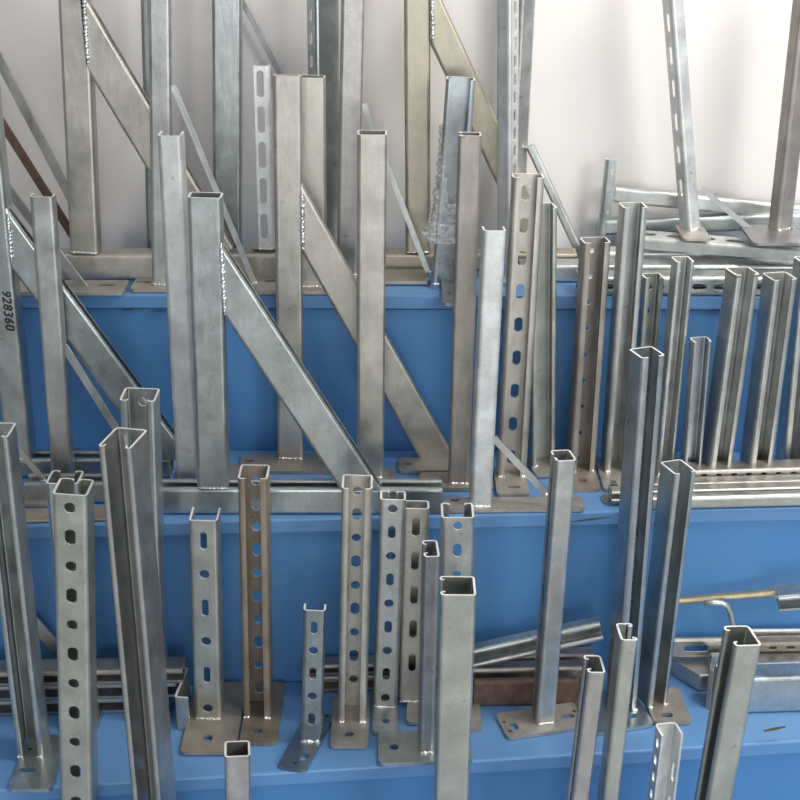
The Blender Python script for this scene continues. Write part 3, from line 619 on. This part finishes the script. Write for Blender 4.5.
# bevelled wedge block
def prism(name, label, pxs, ztop, z0, mat, cat, group=None, rb=0.0015):
    top = [PZ(x, y, ztop) for x, y in pxs]; bm = bmesh.new()
    vt = [bm.verts.new(p) for p in top]; vb = [bm.verts.new(Vector((p.x, p.y, z0))) for p in top]
    n = len(top); face(bm, vt); face(bm, vb[::-1])
    for i in range(n): face(bm, [vt[i], vt[(i + 1) % n], vb[(i + 1) % n], vb[i]])
    bevel(bm, rb); c = sum(top, Vector()) / n
    o = link(name, bm, mat, None, Vector((c.x, c.y, z0))); o['label'] = label; o['category'] = cat
    if group: o['group'] = group
    return o
prism('wedge_block', 'pale angular-cornered steel block lying between wide grey channel and slit foreground channel', [(668, 656), (676, 661), (700, 676), (722, 674), (726, 658), (700, 655)], Z1 + 0.026, Z1 + 0.0004, ZWARM, 'block', gr, 0.003)
prism('end_plate', 'small dark rusty plate standing on edge right beside the pale angular block', [(709, 669), (711, 657), (716, 657), (714, 671)], Z1 + 0.062, Z1 + 0.0004, BRNGR, 'plate', gr, 0.001)
stack('slotted_bar', 'dark bar with small square slots lying on the pile at the right edge', 738, 850, 660, 0.004, Z1 + 0.048, 0.016, 0.020, 'B', BROWN, gr, kind='U', holes=[('F', 's', 0.022, 0.0245, 0.004, (0.0036, 0.006))], Y=1.635)
stack('thin_rail', 'thin pale rail lying behind the square-slotted bar at the right edge', 735, 850, 650, 0.002, Z1, 0.071, 0.006, 'B', ZINC, gr, kind='U', Y=1.658)
stack('stacked_channel', 'grey channel lying under the square-slotted bar at the right edge', 716, 860, 670, 0.012, Z1, 0.047, 0.034, 'F', ZINC, gr, lip=0.014, Y=1.608)
stack('stacked_channel', 'large smeared steel channel lying in front at the right edge of the lowest tread', 728, 862, 700, 0.008, Z1, 0.056, 0.034, 'B', ZTEAL, gr, kind='U', Y=1.562)
# raised grey block end, propped by a folded bracket
Yb = 1.60
bm = bmesh.new(); a = PY(777, 598, Yb); b = PY(860, 591, Yb - 0.01)
W = (b - a).normalized(); V = Vector((0, 0, 1)).cross(W).normalized(); U = V.cross(W)
pr, cl = shape(0.025, 0.036, 0.0025, 'C', 'F', 0.006, 0); extrude(bm, pr, cl, (b - a).length, frame(a, U, V, W), 0.0025)
o = link('propped_channel', bm, ZTEAL, None, a); o['label'] = 'short grey channel resting on the gold bar, cut by the right picture edge'; o['category'] = 'channel bar'; o['group'] = gr

# ================================================================== FOREGROUND (lowest tread, feet out of view)
g0 = 'metal supports in the foreground with feet out of view'
C3 = post('perforated_post', 'tall grey-green perforated post with holes and slots to the bottom edge, left foreground', (69.5, 495), (76, 800), Z0, 35.5, 0.040, 'C', 'B', 0, Y=1.335, lip=0.015, mat=ZGREEN, holes=[('F', 'rs', 508, 29.3, 0.0066, (0.0066, 0.0095))], plate='auto', weld=True, group=g0)
C5 = post('large_channel', 'large grey channel turned aslant with curled lips and slotted flange, left foreground', (114, 447.5), (146, 800), Z0, 35, 0.050, 'C', 'F', -12, Y=1.33, mat=ZMID, lip=0.006, ret=0.005, holes=[('B', 's', 440, 36, 0.006, (0.006, 0.010), -0.003)], plate='auto', group=g0)
D1 = post('plain_channel', 'broad plain grey-green channel with a dark hollow top, centre foreground', (458.5, 595.5), (452, 800), Z0, 36, 0.042, 'C', 'L', 0, Y=1.325, mat=ZGREEN, lip=0.008, plate='auto', group=g0)
D2 = post('small_channel', 'narrow purple-grey lipped channel open to its left, left one of the close foreground pair', (597, 673), (581, 800), Z0, 18.5, 0.036, 'C', 'L', 2, Y=1.33, mat=ZPURP, lip=0.008, plate='auto', group=g0)
D3 = post('small_channel', 'narrow green-grey channel open to its right, right one of the close foreground pair', (629.5, 640.5), (611, 800), Z0, 17, 0.036, 'C', 'R', 2, Y=1.33, mat=ZGREEN, lip=0.006, plate='auto', group=g0)
D4 = post('slotted_channel', 'pale short channel with slots in both flanges, opening forward at the bottom edge', (673, 736), (665, 800), Z0, 23, 0.026, 'U', 'F', 10, Y=1.345, mat=ZPALE, holes=[('L', 's', 742, 17, 0.004, (0.0035, 0.006)), ('R', 's', 738, 33, 0.004, (0.004, 0.013))], plate='auto', group=g0)
D5 = post('large_channel', 'wide grey lipped channel with a black slit on its left, right foreground', (749, 646), (721, 800), Z0, 28, 0.042, 'C', 'L', 8, Y=1.33, mat=ZGREEN, lip=0.009, plate='auto', group=g0)
D6 = post('tube_post', 'short purple-grey square tube with open top at the bottom picture edge', (237.5, 757), (238, 800), Z0, 26, 0.031, 'tube', 'F', 7, Y=1.34, mat=ZPURP, plate='auto', group=g0)

# torn clear wrapping round the blue-tinted post
def film():
    m = bpy.data.materials.new('clear_plastic'); m.use_nodes = True; nt = m.node_tree; b = nt.nodes['Principled BSDF']
    b.inputs['Base Color'].default_value = (0.92, 0.94, 0.95, 1); b.inputs['Roughness'].default_value = 0.12
    b.inputs['Transmission Weight'].default_value = 0.6; b.inputs['IOR'].default_value = 1.45; b.inputs['Specular IOR Level'].default_value = 1.0
    b.inputs['Alpha'].default_value = 0.55
    return m
FILM = film()
bm = bmesh.new(); rows = []; NW, NH = 36, 70
for j in range(NH + 1):
    f = j / NH; w = B = A11['L'] * (0.22 + 0.55 * f)
    c = A11['base'] + A11['ax'] * w; row = []
    thick = 0.003 + 0.007 * (1 - f) ** 3 + (0.004 if f < 0.12 else 0)
    for i in range(NW):
        a = 2 * math.pi * i / NW; n_ = noise.noise(Vector((math.cos(a) * 2.6, math.sin(a) * 2.6, f * 34))) + 0.6 * noise.noise(Vector((math.cos(a) * 7, math.sin(a) * 7, f * 80)))
        hx, hy = A11['W'] / 2 + thick, A11['d'] / 2 + thick
        k = 1 / max(abs(math.cos(a)) / hx, abs(math.sin(a)) / hy)
        row.append(bm.verts.new(c + (A11['U'] * math.cos(a) + A11['V'] * math.sin(a)) * (k * (0.97 + 0.0) + n_ * (0.003 + thick * 0.6)) + A11['ax'] * n_ * 0.004))
    rows.append(row)
for j in range(NH):
    for i in range(NW):
        f = j / NH; a = i / NW
        if f > 0.35 and not (0.30 < a < 0.78 - 0.25 * f): continue        # upper part torn off except down the left side
        face(bm, [rows[j][i], rows[j][(i + 1) % NW], rows[j + 1][(i + 1) % NW], rows[j + 1][i]])
bmesh.ops.delete(bm, geom=[v for v in bm.verts if not v.link_faces], context='VERTS')
link('plastic_wrap', bm, FILM, A11['root'], A11['O'])

# handwritten number down the left bracket
tc = bpy.data.curves.new('number', 'FONT'); tc.body = '928360'; tc.size = 0.017; tc.extrude = 0.0002; tc.offset = 0.0001; tc.space_character = 1.12; tc.shear = 0.25
to = bpy.data.objects.new('number', tc); COL.objects.link(to)
bpy.context.view_layer.update()
me = bpy.data.meshes.new_from_object(to.evaluated_get(bpy.context.evaluated_depsgraph_get()))
bpy.data.objects.remove(to)
me.materials.clear(); me.materials.append(INK)
pp = PY(1.5, 290, B0['Y'] - 0.0012)
axd = -B0['ax']; Mt = frame(pp, axd, B0['U'], axd.cross(B0['U'])) if False else None
X_ = (-B0['ax']); Y_ = B0['U']; Z_ = X_.cross(Y_)
Mt = frame(pp, X_, Y_, Z_)
for v in me.vertices: v.co = (Mt @ v.co) - B0['O']
o = bpy.data.objects.new('handwritten_number', me); COL.objects.link(o); o.parent = B0['root']; o['label'] = 'black handwritten digits 928360 running downward'

# ------------------------------------------------------------------ light
def area(name, loc, target, sx, sy, power, col):
    l = bpy.data.lights.new(name, 'AREA'); l.shape = 'RECTANGLE'; l.size = sx; l.size_y = sy; l.energy = power; l.color = col
    o = bpy.data.objects.new(name, l); COL.objects.link(o); o.location = loc
    o.rotation_euler = (Vector(target) - Vector(loc)).to_track_quat('-Z', 'Y').to_euler(); return o
area('ceiling_lamp', (1.0, 1.3, 2.35), (0.75, 2.02, 1.2), 0.5, 0.5, 19, (1.0, 0.925, 0.85))
area('window_light', (2.2, -0.9, 2.3), (0.1, 1.7, 0.7), 1.2, 1.4, 48, (0.94, 0.975, 1.0))
area('rear_fill_light', (0.8, -4.4, 1.35), (0.2, 1.7, 1.1), 3.2, 1.7, 75, (0.97, 0.985, 1.0))  # added fill panel behind the camera, brightens the upper post faces
w = bpy.data.worlds.new('room_light'); S.world = w; w.use_nodes = True; nt = w.node_tree; L = nt.links.new
bg = nt.nodes['Background']; tcn = nd(nt, 'ShaderNodeTexCoord'); sx = nd(nt, 'ShaderNodeSeparateXYZ'); L(tcn.outputs['Generated'], sx.inputs[0])
mr = nd(nt, 'ShaderNodeMapRange'); mr.inputs['From Min'].default_value = -1; L(sx.outputs['Z'], mr.inputs['Value'])
cr = nd(nt, 'ShaderNodeValToRGB'); L(mr.outputs[0], cr.inputs[0]); e = cr.color_ramp.elements
e[0].position = 0.0; e[0].color = (0.10, 0.11, 0.12, 1); e[1].position = 1.0; e[1].color = (0.95, 0.97, 1.0, 1)
for p_, c_ in ((0.45, (0.20, 0.215, 0.23, 1)), (0.55, (0.40, 0.415, 0.43, 1)), (0.75, (0.75, 0.77, 0.80, 1))):
    k = e.new(p_); k.color = c_
L(cr.outputs[0], bg.inputs['Color']); bg.inputs['Strength'].default_value = 0.52

S.view_settings.view_transform = 'Standard'; S.view_settings.look = 'None'; S.view_settings.gamma = 1; S.view_settings.use_curve_mapping = False
S.view_settings.exposure = 0.08
